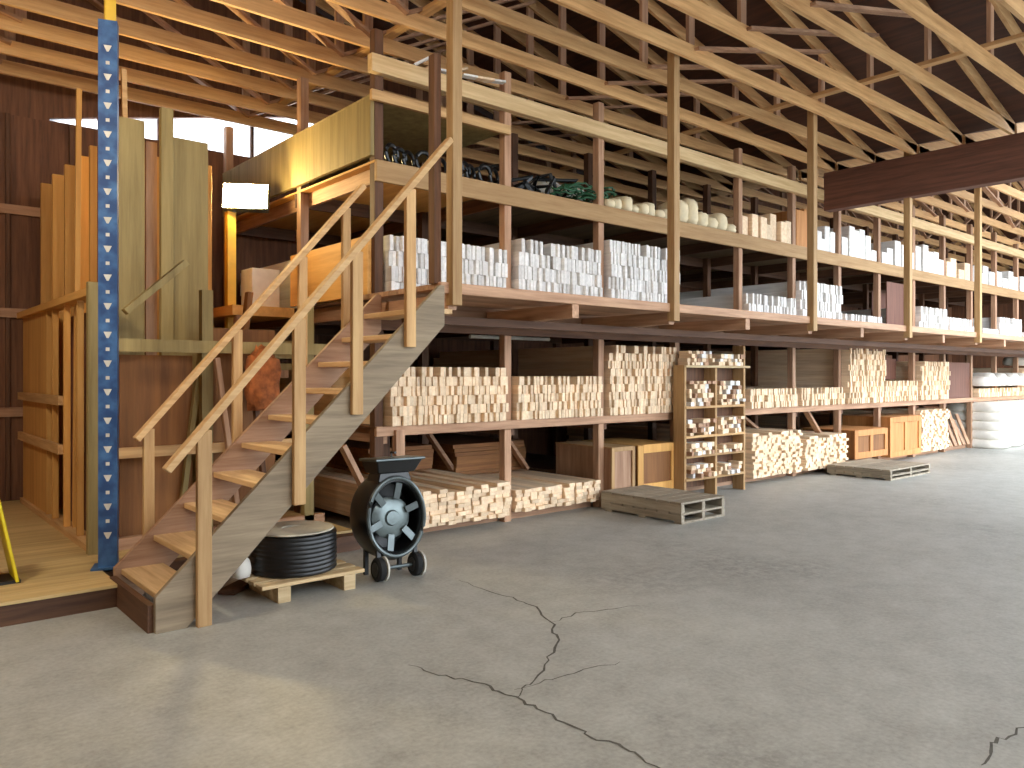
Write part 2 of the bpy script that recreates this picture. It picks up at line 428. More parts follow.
for x, lo in ((1.58, .12), (2.2, .85), (2.72, 1.35), (3.1, 1.78)): bal(x, 5.75, lo, fz(x) - .02, .07)

# ------------------------------------------------------------------ left platform and vertical sheet rack
plat = struct(MB().box(-3.9, 1.33, 5.5, YB, 0, .13).box(1.33, 3.35, 5.95, YB, 0, .13).build('floor_platform_base', M['dark_x']))
pb = MB()
for k in range(22):
    y = 5.48 + k * .2
    if y + .19 > YB: break
    pb.box(-3.9, 1.33 if y < 5.95 else 3.35, y, y + .195, .13, .15)
struct(pb.build('floor_platform', M['deckfloor']))

ZP = .15
pr = thing('panel_rack', 'open timber stud rack holding upright plywood sheets behind the blue steel upright', 'rack', (1.4, 6.56, ZP))
for y in (6.56, 7.06, 7.56, 8.06, 8.35):
    MB().box(1.4, 1.45, y, y + .045, ZP + .05, 2.1).build('stud', M['ply_z'], pr, bevel=.003)
MB().box(1.36, 1.53, 6.5, 6.56, ZP, 2.2).build('corner_post', M['oldply'], pr, bevel=.003)
MB().box(1.38, 1.5, 6.56, 9.7, ZP, ZP + .05).build('sill_plate', M['tan_y'], pr)
MB().box(1.36, 1.5, 6.56, 9.75, 2.1, 2.16).build('top_plate', M['ply_y'], pr)
MB().box(1.36, 1.4, 7.6, 9.7, .82, .9).build('rail', M['tan_y'], pr)
MB().box(1.36, 1.4, 7.6, 9.7, 1.24, 1.32).build('rail', M['tan_y'], pr)
MB().box(1.41, 1.45, 8.4, 9.7, ZP + .05, 2.1).build('side_panel', M['ply_z'], pr, label='orange plywood side panel')
for x in (2.25, 3.15):
    MB().box(x - .045, x + .045, 6.52, 6.6, ZP, 2.2).build('front_post', M['oldply'], pr)
MB().box(1.53, 3.3, 6.48, 6.52, .86, .94).build('front_rail', M['tan_x'], pr)
MB().box(1.53, 3.3, 6.48, 6.52, 1.68, 1.78).build('front_rail', M['oldply'], pr)
MB().box(1.5, 3.3, 6.52, 6.6, ZP, ZP + .09).build('front_sill', M['rack_x'], pr)
# sheets standing in it
def sheet(x0, x1, y0, y1, z0, z1, mat, label, name='plywood_sheet', cat='plywood sheet', group=None, lean=0):
    mb = MB()
    if lean: mb.prism([(x0, z0), (x1, z0), (x1 + lean, z1), (x0 + lean, z1)], 'y', y0, y1)
    else: mb.box(x0, x1, y0, y1, z0, z1)
    return tag(mb.build(name, mat, bevel=.002), label, cat, group)
sheet(1.56, 1.58, 6.75, 8.3, ZP, 2.05, M['redbrown'], 'brown plywood sheet standing behind the studs left of the blue upright', lean=.03)
sheet(1.62, 2.18, 6.68, 6.7, ZP, 1.66, M['brownply'], 'brown plywood sheet standing behind the front rails just right of the blue upright')
sheet(2.32, 2.9, 6.68, 6.7, ZP, 1.9, M['brownply'], 'brown plywood sheet standing behind the front rails under the stair handrails')
ys = [9.35, 8.95, 8.55, 8.2, 7.85]
on = ['farthest', 'second farthest', 'middle', 'second nearest', 'nearest']
for k, y in enumerate(ys):
    sheet(1.52 + .035 * k, 2.75, y, y + .05, ZP, 3.5 + .02 * k, M['ply_z'], 'tall bright orange plywood sheet, %s of five with stepped tops' % on[k], group='tall orange plywood sheets')
sheet(1.62, 1.86, 7.35, 7.4, ZP, 3.72, M['brownply'], 'tall brown board standing between the orange sheets and the blue upright', 'tall_board', 'board')
sheet(1.66, 1.88, 6.95, 7.0, ZP, 3.62, M['oldply'], 'tall greenish plywood strip standing just right of the blue upright', 'plywood_strip', 'plywood strip')
sheet(2.02, 2.12, 6.98, 7.04, ZP, 3.78, M['oldply'], 'narrow greenish timber, tallest, against the left edge of the wide greenish sheet', 'tall_board', 'board')
sheet(2.12, 2.42, 7.0, 7.05, ZP, 3.55, M['oldply'], 'wide greenish weathered plywood sheet standing upright left of the lit lamp')
sheet(1.93, 2.02, 7.1, 7.14, ZP, 3.5, M['rack_z'], 'thin grey brown board in the gap between two greenish sheets', 'tall_board', 'board')
def batten(p, q, w, h, label, mat='tan_z'):
    return tag(MB().bar(p, q, w, h, (0, 1, 0)).build('batten', M[mat], bevel=.002), label, 'batten')
batten((1.85, 7.2, ZP), (1.78, 7.2, 4.1), .04, .04, 'slim pale batten leaning up behind the blue upright, right one of a pair', 'rail')
batten((1.78, 7.16, ZP), (1.70, 7.16, 4.05), .03, .04, 'slim pale batten leaning up behind the blue upright, left one of a pair', 'rail')
batten((1.47, 7.5, ZP), (1.50, 7.5, 3.95), .04, .04, 'lone batten poking above the stepped orange sheets left of the blue upright', 'ply_z')
batten((1.6, 6.44, 1.98), (2.05, 6.44, 2.4), .05, .09, 'short diagonal timber nailed across the greenish sheets', 'oldply')
batten((2.05, 6.64, ZP), (2.28, 6.64, 2.05), .04, .06, 'thin batten leaning to the right in the panel rack behind the far handrail', 'oldply')
batten((2.5, 6.45, ZP), (2.3, 6.46, 1.64), .04, .06, 'grey batten leaning left against the front rail of the panel rack', 'rack_z')
batten((2.75, 6.45, ZP), (2.58, 6.46, 1.66), .04, .06, 'dark batten leaning against the front rail under the stair handrails', 'dark_z')
batten((2.7, 7.4, ZP), (2.95, 7.4, 2.3), .05, .09, 'rough brown board leaning in the dark corner right of the panel rack', 'brownply')

# orange rag and blob hanging near the stair
def blob(name, loc, sz, mat, label, cat, group=None, seed=0, pw=2.6, rot=0, sub=3, amp=.06, parent=None):
    bm = bmesh.new(); bmesh.ops.create_cube(bm, size=2)
    bmesh.ops.subdivide_edges(bm, edges=bm.edges, cuts=sub, use_grid_fill=True)
    r = random.Random(seed)
    for v in bm.verts:
        n = (abs(v.co.x) ** pw + abs(v.co.y) ** pw + abs(v.co.z) ** pw) ** (1 / pw)
        v.co = v.co / n * (1 + r.uniform(-amp, amp))
        v.co.z = max(v.co.z, -.82)
        v.co = Vector((v.co.x * sz[0] / 2, v.co.y * sz[1] / 2, (v.co.z + .82) * sz[2] / 1.82))
    for f in bm.faces: f.smooth = True
    me = bpy.data.meshes.new(name); bm.to_mesh(me); bm.free(); me.materials.append(mat)
    o = bpy.data.objects.new(name, me); COL.objects.link(o); o.location = loc; o.rotation_euler.z = rot
    return tag(o, label, cat, group)

# blue steel upright
bu = thing('steel_upright', 'tall blue steel pallet rack upright with punched slots at the platform corner', 'upright', (1.5, 6.3, ZP))
bxx, byy = 1.39, 6.02
cs = [(-.06, .045), (-.06, -.045), (.06, -.045), (.06, .045), (.045, .045), (.045, -.03), (-.045, -.03), (-.045, .045)]
ang = math.radians(-20)
rot2 = lambda p: (bxx + p[0] * math.cos(ang) - p[1] * math.sin(ang), byy + p[0] * math.sin(ang) + p[1] * math.cos(ang))
MB().prism([rot2(p) for p in cs], 'z', ZP + .01, 3.98).build('column', M['blue'], bu)
MB().prism([rot2(p) for p in ((-.1, -.1), (.1, -.1), (.1, .1), (-.1, .1))], 'z', ZP, ZP + .012).build('base_plate', M['blue'], bu)
mb = MB()
for k in range(37):
    z = .38 + k * .1
    if z > 3.8: break
    for s in (-1, 1):
        if k % 2: pts = [(-.012, -.012), (.012, -.012), (.012, .012), (-.012, .012)]
        else: pts = [(-.026, .022), (-.006, -.022), (.006, -.022), (.026, .022)]
        cx = s * 0 ; 
        if s > 0: continue
        A = [Vector((*rot2((p[0] + cx, -.0465)), z + p[1])) for p in pts]; B_ = [Vector((*rot2((p[0] + cx, -.0455)), z + p[1])) for p in pts]
        n = 4; mb.add(A + B_, [(0, 1, 2, 3), (7, 6, 5, 4)] + [(i, i + 4, (i + 1) % 4 + 4, (i + 1) % 4) for i in range(4)])
mb.build('punched_slot', M['paleplastic'], bu, kind='stuff')
o = MB().box(1.395, 1.465, 6.13, 6.17, ZP, ZC).build('timber_post', M['yellowpost']); tag(o, 'yellowish timber post rising to the roof right behind the blue steel upright', 'post')

# yellow floor sign cut by the left edge
sg = thing('caution_sign', 'yellow folding floor sign standing on the platform at the far left', 'floor sign', (.70, 6.05, ZP))
for s in (-1, 1):
    MB().bar((.70 + s * .13, 6.05, ZP + .01), (.70 + s * .012, 6.05, ZP + .62), .28, .02, (s, 0, .3)).build('panel', M['yellow'], sg, bevel=.004)
MB().box(.55, .85, 5.93, 6.17, ZP, ZP + .02).build('foot_strip', M['black'], sg)

# tall post at the back and yellow post with the lamp
o = MB().box(3.0, 3.09, 8.1, 8.19, .15, 3.22).build('painted_post', M['yellowpost'], bevel=.003); tag(o, 'yellow painted post standing under the lit lamp behind the stair', 'post')
LX, LY, LZ = 3.14, 7.98, 3.36
lamp = thing('work_lamp', 'bright glowing floodlight on top of the yellow post', 'lamp', (LX, LY, LZ))
fa = Vector((-.5, -.82, .22)).normalized()
lp = Vector((LX, LY, LZ))
MB().bar((LX - .08, LY + .1, 3.2), (LX - .05, LY + .1, LZ), .03, .03).build('bracket', M['greymetal'], lamp)
MB().bar(lp - fa * .10, lp, .46, .28).build('housing', M['greymetal'], lamp, bevel=.01)
MB().bar(lp + fa * .001, lp + fa * .012, .44, .26).build('lens', M['flood'], lamp)

# ------------------------------------------------------------------ lumber piles
rest = {'stud': MB(), 'trim': MB(), 'plank': MB()}
CAP = {'stud': 0, 'trim': 0, 'plank': 0}
SPEC = {'stud': ('framing_stud', 'pale', .038, .089, 'framing stud'),
        'plank': ('lumber_plank', 'plank', .089, .038, 'lumber plank'),
        'trim': ('trim_board', 'white', .038, .140, 'trim board')}
proto = {}
def board_mesh(kind, ln):
    key = (kind, ln)
    if key not in proto:
        nm, mt, w, h, _ = SPEC[kind]
        o = MB().box(-w / 2, w / 2, 0, ln, 0, h).build(nm, M[mt], bevel=.0025)
        proto[key] = o.data; bpy.data.objects.remove(o)
    return proto[key]
def pile(kind, x0, x1, z0, z1, yf, ln, label=None, group=None, indiv=True, ragged=.5, jit=.02):
    nm, mt, w, h, cat = SPEC[kind]
    pw = w * 1.05; nx = max(1, int((x1 - x0) / pw)); pw = (x1 - x0) / nx
    nz_ = max(1, round((z1 - z0) / h))
    for i in range(nx):
        x = x0 + (i + .5) * pw
        rows = nz_ - (1 if R.random() < ragged * .5 else 0)
        dz = 0
        for j in range(rows):
            y = yf + R.uniform(-jit, jit) * 1.5
            z = z0 + j * h
            if R.random() < .012 and j == rows - 1: continue
            if indiv and CAP[kind] < 300:
                CAP[kind] += 1
                o = bpy.data.objects.new(nm, board_mesh(kind, ln)); COL.objects.link(o)
                o.location = (x, y, z); tag(o, label, cat, group)
            else:
                rest[kind].box(x - w / 2 + .001, x + w / 2 - .001, y, y + ln, z + .0007, z + h - .0007)
def bay(i, a=.07, b=.07): return PX[i] + a, PX[i + 1] - b
Z1, Z2, Z3 = 1.04, 2.2, 3.42
# nearest piles, each board its own
x0, x1 = bay(0); pile('stud', x0 - .0, x1, Z1, 1.6, 6.02, 3.5, 'pale stud end in the wide stack on the middle shelf, nearest the stair', 'studs stacked on the middle shelf nearest the stair')
x0, x1 = bay(1); pile('stud', x0, x1, Z1, 1.5, 6.03, 3.5, 'pale stud end in the second middle shelf stack from the stair', 'studs in the second middle shelf stack')
x0, x1 = bay(0); pile('plank', x0 + .1, x1, .09, .44, 5.97, 3.6, 'cream plank end in the floor level stack right behind the black blower', 'planks on the floor behind the blower')
x0, x1 = bay(1); pile('plank', x0, x1, .09, .33, 6.05, 3.6, 'whitish plank end in the low floor level stack of the second bay', 'planks on the floor in the second bay')
x0, x1 = bay(4); pile('plank', x0, x1, .09, .68, 5.95, 3.6, 'pale plank end in the floor stack just right of the pigeonhole shelf', 'planks on the floor right of the pigeonholes')
x0, x1 = bay(0); pile('trim', x0 - .0, x1, Z2, 2.76, 6.03, 3.5, 'pinkish white board end stacked on the walkway level nearest the stair', 'white boards on the walkway level nearest the stair')
x0, x1 = bay(1); pile('trim', x0, x1, Z2, 2.9, 6.03, 3.5, 'white board end in the second stack on the walkway level', 'white boards in the second walkway level stack')
x0, x1 = bay(2); pile('trim', x0, x1, Z2, 3.04, 6.03, 3.5, 'white board end in the third walkway level stack, left of the tall tan post', 'white boards in the third walkway level stack')
# the rest
x0, x1 = bay(2); pile('stud', x0, x1, Z1, 1.88, 6.03, 3.5, 'pale stud end in the tall full stack left of the pigeonhole shelf', 'studs in the tall middle shelf stack')
x0, x1 = bay(4); pile('stud', x0, x1, Z1, 1.3, 6.0, 3.5, indiv=False)
x0, x1 = bay(5); pile('stud', x0, x1, Z1, 1.3, 6.0, 3.5, indiv=False); pile('plank', x0, x1, .09, .6, 5.95, 3.5, indiv=False)
x0, x1 = bay(6); pile('stud', x0, x1, Z1, 1.95, 5.98, 3.5, indiv=False)
x0, x1 = bay(7); pile('stud', x0, x1, Z1, 1.36, 6.02, 3.5, indiv=False)
x0, x1 = bay(8); pile('stud', x0, x1, Z1, 1.78, 6.0, 3.5, indiv=False); pile('plank', x0, x1, .09, .85, 6.0, 3.5, indiv=False)
x0, x1 = bay(10); pile('stud', x0, x1, Z1, 1.2, 6.0, 3.5, indiv=False)
x0, x1 = bay(11); pile('stud', x0, x1, Z1, 1.25, 6.0, 3.5, indiv=False)
x0, x1 = bay(12); pile('stud', x0, x1, Z1, 1.7, 6.0, 3.5, indiv=False)
for i, zt in ((4, 2.62), (5, 2.9), (6, 2.5), (8, 2.78), (9, 2.6), (10, 2.5), (11, 2.7), (12, 2.5)):
    x0, x1 = bay(i); pile('trim', x0, x1, Z2, zt, 6.03, 3.5, indiv=False)
tag(rest['stud'].build('framing_studs', M['pale']), 'remaining pale stud ends stacked farther along the middle shelf', 'lumber', kind='stuff')
tag(rest['trim'].build('trim_boards', M['white']), 'remaining white boards stacked farther along the walkway level', 'lumber', kind='stuff')
tag(rest['plank'].build('lumber_planks', M['plank']), 'remaining pale planks in the farther floor level stacks', 'lumber', kind='stuff')

# flat sheets set back on the two nearest floor stacks
for i, (zt, ya, n, col) in enumerate(((.44, 7.3, 6, 'brownx'), (.33, 7.3, 8, 'brownx'))):
    x0, x1 = bay(i)
    for k in range(n):
        z = zt + k * .045
        dx = R.uniform(0, .05)
        o = MB().box(x0 + (.5 if i == 0 else .12) + dx, x1 - .03, ya + R.uniform(-.02, .02), 9.4, z, z + .044).build('panel_board', M[col], bevel=.002)
        tag(o, ('brown board in the flat pile set back behind the blower' if i == 0 else 'dark brown board in the flat pile set back in the second floor bay'), 'board', ('brown boards lying behind the blower' if i == 0 else 'brown boards lying in the second bay'))

# ------------------------------------------------------------------ pigeonhole shelf in the fourth bay
px0, px1 = 7.68, 8.93
pg = thing('pigeonhole_shelf', 'tall pigeonhole shelf full of short offcuts in the middle of the rack', 'shelf', (px0, 5.8, 0))
cols = [px0, px0 + (px1 - px0) * .5, px1]
levels = [.24, .52, .78, 1.0, 1.1, 1.66, 1.95]
shz = [.24, .52, .76, 1.12, 1.62]
for z in shz: MB().box(px0, px1 + (.12 if z > 1.5 else 0), 5.8, 5.98, z - .03, z).build('shelf_board', M['tan_x'] if z < 1.5 else M['palletwood'], pg, bevel=.003)
for x in cols: MB().box(x - .02, x + .02, 5.81, 5.98, .0, 1.62 if x != cols[2] else 1.88).build('divider', M['tan_z'], pg, bevel=.003)
MB().box(px0, px1, 5.98, 5.992, .1, 1.6).build('back_panel', M['dark_z'], pg)
nm_row = ['bottom', 'second', 'third', 'fourth', 'top']
for r_, z in enumerate(shz):
    for c in range(2):
        xa, xb = cols[c] + .03, cols[c + 1] - .03
        top = (shz[r_ + 1] - .03 - z) if r_ < 4 else .28
        x = xa; lvl = z
        while lvl < z + top * R.uniform(.45, .75):
            x = xa + R.uniform(0, .06); hh = R.choice((.038, .05, .06))
            while x < xb - .05:
                w = R.choice((.05, .07, .09))
                if x + w > xb: break
                if R.random() < .88 and lvl + hh < z + top - .01:
                    y = 5.78 + R.uniform(-.04, .05)
                    o = MB().box(x, x + w - .005, y, 5.97, lvl, lvl + hh - .002).build('timber_offcut', R.choice((M['pale'], M['plank'], M['white'], M['rack_y'], M['pale'])), bevel=.002)
                    tag(o, 'short timber offcut on the %s row of the pigeonhole shelf, %s column' % (nm_row[r_], ('left', 'right')[c]), 'offcut', 'offcuts on the %s row, %s column' % (nm_row[r_], ('left', 'right')[c]))
                x += w + R.uniform(0, .03)
            lvl += hh

# ------------------------------------------------------------------ pallets and crates
def pallet_y(x0, x1, y0, y1, h, label, mat, ndeck=7, side=True):
    """bearers run along y so the ends with their slots face front"""
    t = thing('pallet', label, 'pallet', ((x0 + x1) / 2, y0, 0)); th = .022
    for lo in (0, h / 2):
        for k in range(3):
            x = x0 + (x1 - x0 - .05) * k / 2
            MB().box(x, x + .05, y0, y1, lo + (th if lo == 0 else 0), lo + h / 2 - th).build('bearer', mat, t, bevel=.003)
        w = (y1 - y0) / ndeck
        for k in range(ndeck):
            MB().box(x0, x1, y0 + k * w + .006, y0 + (k + 1) * w - .006, lo + h / 2 - th, lo + h / 2).build('deck_board', mat, t, bevel=.002)
    for k in (0, 3, 6):
        MB().box(x0, x1, y0 + k * (y1 - y0) / 7, y0 + k * (y1 - y0) / 7 + .09, 0, th).build('bottom_board', mat, t)
    return t
pallet_y(6.36, 7.1, 4.86, 5.96, .215, 'thick grey pallet on the floor in front of the crates and the pigeonhole shelf', M['greypallet'])
pallet_y(11.25, 12.6, 4.95, 5.9, .15, 'low grey pallet on the floor in front of the two orange crates far along', M['greypallet'])
def crate(x0, x1, y0, y1, z0, z1, label, panel, frame, w=.06, mid=False):
    t = thing('crate', label, 'crate', ((x0 + x1) / 2, y0, z0))
    MB().box(x0 + .015, x1 - .015, y0 + .02, y1, z0, z1 - .01).build('body', panel, t)
    for xx in (x0, x1 - w) + (((x0 + x1 - w) / 2,) if mid else ()): MB().box(xx, xx + w, y0, y0 + .02, z0, z1).build('batten', frame, t, bevel=.002)
    for zz in (z0, z1 - w): MB().box(x0 + w, x1 - w, y0 - .002, y0 + .018, zz, zz + w).build('batten', frame, t, bevel=.002)
    MB().box(x0, x1, y0, y1, z1 - .01, z1).build('lid', frame, t)
    return t
crate(6.55, 6.95, 5.97, 6.9, .12, .68, 'tan crate with a plain panel face, left one beneath the tall stud stack', M['rack_z'], M['tan_z'], .05)
crate(7.0, 7.72, 5.97, 6.9, .12, .68, 'crate with a pale yellow frame round a brown panel, right of the plain one', M['brownply'], M['ply_z'], .1)
for k in range(4):
    o = MB().box(6.6, 7.8, 7.0 + .01 * k, 9.4, .69 + k * .06 - .6, .745 + k * .06 - .6).build('panel_board', M['dark_x'])
    tag(o, 'dark board in the flat pile behind the two tan crates', 'board', 'dark boards behind the tan crates')
crate(12.15, 13.3, 5.9, 6.8, .16, .62, 'orange crate with two framed openings far along the floor level', M['brownply'], M['orangebox'], .1, True)
x0, x1 = bay(7); crate(x0, x1, 5.95, 6.8, .09, .78, 'taller orange slatted crate right of the framed orange crate', M['orangebox'], M['orangebox'], .1, True)

# far floor / shelf contents
def panel(i, z0, z1, mat, label, y=6.15, a=.06, b=.06):
    x0, x1 = bay(i, a, b)
    return tag(MB().box(x0, x1, y, y + .02, z0, z1).build('backing_board', mat, bevel=.003), label, 'panel')
panel(7, 1.42, 1.8, M['redbrown'], 'brown board standing behind the low far stack on the middle shelf', 6.4)
panel(9, 1.04, 1.75, M['redbrown'], 'reddish brown panel closing the far middle shelf bay before the white packs', 6.12)
panel(7, 2.2, 3.15, M['redbrown'], 'brown panel standing at walkway level left of the far tall posts', 6.2, .5)
panel(8, 2.2, 3.1, M['redbrown'], 'reddish panel on the walkway level behind the far white boards', 6.9)
# misc short things in far bay 9 floor
x0, x1 = bay(9)
for k in range(5):
    o = MB().bar((x0 + .1 + k * .22, 6.05, .1), (x0 + .16 + k * .22, 6.3, .6 + .1 * (k % 3)), .09, .03).build('timber_offcut', M['rack_z'], bevel=.002)
    tag(o, 'short board leaning on the floor in the far bay left of the white packs', 'offcut', 'short boards leaning in the far bay')
# white bulging packs at the far end
for i in (10, 11, 12):
    x0, x1 = bay(i, .02, .02)
    for c in range(2):
        w = (x1 - x0) / 2
        for k in range(5):
            blob('wrapped_pack', (x0 + w * (c + .5), 6.1, .0 + k * .185), (w * 1.02, 1.1, .2), M['whitesack'], 'white bulging pack, %s column of packs on the far end floor' % ordw((i - 10) * 2 + c), 'pack', 'white packs in column %d at the far end' % ((i - 10) * 2 + c + 1), seed=i * 31 + k * 7 + c, pw=6, amp=.02)
    for k in range(4):
        blob('wrapped_pack', (x0 + (x1 - x0) * (k + .5) / 4, 6.15, 1.27 if i < 12 else 1.72), ((x1 - x0) / 4, .6, .2 + .08 * (k % 2)), M['whitesack'], 'white pack on the middle shelf, bay %s past the red brown panel' % ordw(i - 10), 'pack', 'white packs on the middle shelf, far bay %d' % (i - 9), seed=i * 5 + k, pw=5, amp=.03)

# small things on the walkway level, fourth bay
x0, x1 = bay(3)
for k in range(6):
    w = (x1 - x0) / 6
    o = MB().box(x0 + k * w + .02, x0 + (k + 1) * w - .02, 6.05 + .02 * (k % 3), 6.6, Z2, Z2 + (.07, .1, .06, .13, .08, .11)[k]).build('wood_block', M[('rack_y', 'pale', 'rack_y', 'white', 'rack_y', 'pale')[k]], bevel=.004)
    tag(o, ('%s small wood block at walkway level right of the tall tan post' % ordw(k)), 'block', 'small blocks at walkway level')
# sheet stack seen beside the stair on the walkway level, white box at its end
o = MB().box(3.2, 3.5, 7.95, 8.25, 2.22, 2.62).build('white_carton', M['whitesack'], bevel=.005); tag(o, 'white carton at the end of the walkway level behind the stair handrails', 'carton')
x_ = MB().box(2.9, 3.55, 7.7, 9.7, 2.1, 2.2).build('side_ledge', M['ply_y']); tag(x_, 'yellowish timber ledge at walkway level behind the stair', 'ledge')
for k in range(3):
    o = MB().box(2.95, 3.55, 7.75, 9.5, 1.55 + .12 * k, 1.62 + .12 * k).build('ledge_board', M['oldply'], bevel=.003)
    tag(o, '%s of the boards stored below the yellowish ledge behind the stair' % ('lowest', 'middle', 'topmost')[k], 'board')
MB_post = MB().box(2.95, 3.04, 7.72, 7.81, .15, 2.1).box(2.95, 3.04, 9.5, 9.59, .15, 2.1).box(2.95, 3.5, 7.73, 7.8, 1.47, 1.55).box(2.95, 3.5, 9.45, 9.52, 1.47, 1.55)
MB_post.build('ledge_support', M['rack_z'], x_)
o = blob('rag', (2.66, 6.39, 1.2), (.26, .12, .5), M['orange'], 'crumpled orange brown cloth hanging from the rail behind the stair', 'cloth', seed=4, pw=3.2, amp=.26, sub=5)
o = MB().box(2.5, 2.75, 6.9, 6.94, .15, 1.4).build('short_board', M['brownply'], bevel=.003); tag(o, 'short brown board standing below the orange cloth behind the stair', 'board')

o = MB().tube([(5.25, 6.9, 1.93), (6.45, 6.9, 1.93)], .022, 10).build('pale_pipe', M['paleplastic'], smooth=True); tag(o, 'pale pipe slung under the walkway level above the second stud stack', 'pipe')
# top shelf contents
for k in range(11):          # black fittings
    x = 3.8 + k * .125 + R.uniform(-.02, .02)
    a = R.uniform(0, PI)
    mb = MB(); mb.tube([(x + .09 * math.cos(2 * PI * q / 14), 6.2 + .05 * (k % 3) + .05 * math.sin(a) * math.cos(2 * PI * q / 14), Z3 + .11 + .09 * math.sin(2 * PI * q / 14)) for q in range(14)], .02, 8, True)
    tag(mb.build('pipe_fitting', M['blackfit'], smooth=True), '%s black curled fitting from the left, on the top shelf above the stair' % ordw(k), 'fitting', 'black fittings on the top shelf')
for k in range(10):
    x = 5.2 + k * .1
    mb = MB(); mb.tube([(x, 6.25 + .1 * (k % 2), Z3 + .04), (x + R.uniform(-.2, .2), 6.2, Z3 + R.uniform(.12, .3)), (x + R.uniform(-.3, .3), 6.4, Z3 + R.uniform(.1, .35))], .022, 8)
    tag(mb.build('pipe_stub', M['blackfit'], smooth=True), 'dark pipe stub sticking up among the black fittings right of the first tall post', 'pipe', 'dark pipe stubs on the top shelf')
for k in range(6):
    cx = 6.0 + k * .14; mb = MB(); pts = []
    for q in range(40):
        a = 2 * PI * q / 20; rr = .16 + R.uniform(-.03, .03)
        pts.append((cx + rr * math.cos(a), 6.25 + rr * math.sin(a) * .8, Z3 + .03 + .05 * (k % 3) + q * .002 + R.uniform(0, .04)))
    mb.tube(pts, .011, 6)
    tag(mb.build('wire_coil', M['green'], smooth=True), 'tangled green wire coil on the top shelf, %s from the left' % ordw(k), 'wire coil', 'green wire coils on the top shelf')
for k in range(4):
    blob('small_sack', (5.95 + k * .2, 6.55, Z3 + .04), (.2, .25, .26), M['whitesack'], '%s whitish bag behind the green wire coils' % ordw(k), 'bag', 'bags behind the wire coils', seed=70 + k, amp=.1)
for k in range(8):
    x = 6.65 + k * .15
    blob('small_sack', (x, 6.2 + .03 * (k % 2), Z3), (.15, .3, .1 + .04 * (k % 3)), M['creamsack'], '%s small cream bag from the left, top shelf right of the green wire' % ordw(k), 'bag', 'cream bags left of the tall post', seed=k, pw=4, amp=.06)
for k in range(6):
    x = 8.0 + k * .21
    blob('small_sack', (x, 6.25, Z3), (.22, .4, (.3, .34, .2, .16, .24, .12)[k]), M['creamsack'], '%s cream bag on the top shelf just right of the tall tan post' % ordw(k), 'bag', 'cream bags right of the tall post', seed=20 + k, pw=4, amp=.05)
def boxes(x0, x1, n, hs, mat, what, group, name='board_pack', y=6.1):
    w = (x1 - x0) / n
    for k in range(n):
        h = hs[k % len(hs)]
        o = MB().box(x0 + k * w + .01, x0 + (k + 1) * w - .01, y + R.uniform(-.04, .04), y + 1.2, Z3, Z3 + h).build(name, M[mat], bevel=.006)
        tag(o, what % ordw(k), 'board pack', group)
x0, x1 = bay(4); boxes(x0, x1, 7, (.28, .32, .3, .22, .4, .3, .34), 'pale', '%s pale board pack from the left on the top shelf, fifth bay from the stair', 'pale packs on the top shelf, fifth bay')
x0, x1 = bay(5); boxes(x0, x0 + .5, 2, (.55, .6), 'orangebox', '%s orange brown box on the top shelf left of the second tall post', 'orange boxes on the top shelf', 'wooden_box')
boxes(x0 + .55, x1, 4, (.3, .2, .42, .35), 'white', '%s white board pack on the top shelf behind the second tall post', 'white packs on the top shelf, sixth bay')
x0, x1 = bay(6); boxes(x0, x1, 6, (.3, .5, .46, .5, .42, .2), 'white', '%s white board pack on the top shelf below the end of the dark header beam', 'white packs below the header beam')
x0, x1 = bay(7); boxes(x0, x1, 5, (.2, .3, .45, .4, .3), 'white', '%s white board pack on the top shelf just past the header beam', 'white packs past the header beam')
x0, x1 = bay(8); boxes(x0, x1, 5, (.45, .5, .4, .42, .3), 'white', '%s white board pack on the top shelf in the second bay past the header beam', 'white packs in the second bay past the beam')
x0, x1 = bay(9); boxes(x0, x1, 4, (.3, .4, .2, .36), 'pale', '%s pale board pack on the top shelf in the third bay past the header beam', 'pale packs in the third bay past the beam')
for i in (10, 11, 12):
    x0, x1 = bay(i); boxes(x0, x1, 4, (.34, .22, .4, .3), 'white', '%%s white board pack, top shelf, %s bay at the far end' % ordw(i - 10), 'white packs at the far end, bay %d' % (i - 9))
# scrap offcuts lying on the top rail
for k in range(7):
    x = 3.95 + k * .14
    o = MB().bar((x, 6.0 + .05, 4.345 + .012 * k), (x + R.uniform(.12, .22), 6.04 + R.uniform(-.04, .1), 4.40 + R.uniform(0, .08)), .07, .02).build('timber_offcut', M['pale' if k % 2 else 'white'])
    tag(o, '%s pale scrap from the left on the high rail right of the stair top post' % ordw(k), 'offcut', 'scraps on the high rail')

# ------------------------------------------------------------------ coil of strapping on a small pallet
t = thing('pallet', 'small pale pallet under the stair carrying the black coil', 'pallet', (2.4, 4.88, 0))
for k in range(5):
    MB().box(2.03, 2.78, 4.88 + k * .135, 4.98 + k * .135, .105, .13).build('deck_board', M['palletwood'], t, bevel=.003)
for x in (2.14, 2.62):
    MB().box(x, x + .09, 4.885, 5.5, .0, .105).build('bearer', M['palletwood'], t, bevel=.003)
coil = thing('strapping_coil', 'black drum shaped coil with a pale grey top on the small pallet', 'coil', (2.40, 5.22, .13))
Mx = Matrix.Translation((2.40, 5.22, .13))
prof = [(.285, 0), (.3, .01)]
for k in range(8): prof += [(.302, .016 + k * .03), (.297, .03 + k * .03), (.302, .042 + k * .03)]
prof += [(.298, .265), (.276, .272)]
MB().lathe(prof, Mx, 40).build('band', M['blackband'], coil, smooth=True)
MB().lathe([(.0, .272), (.262, .273), (.282, .28), (.274, .288), (.08, .29), (.075, .284), (0, .284)], Mx, 40).build('top_disc', M['cardgrey'], coil, smooth=True)
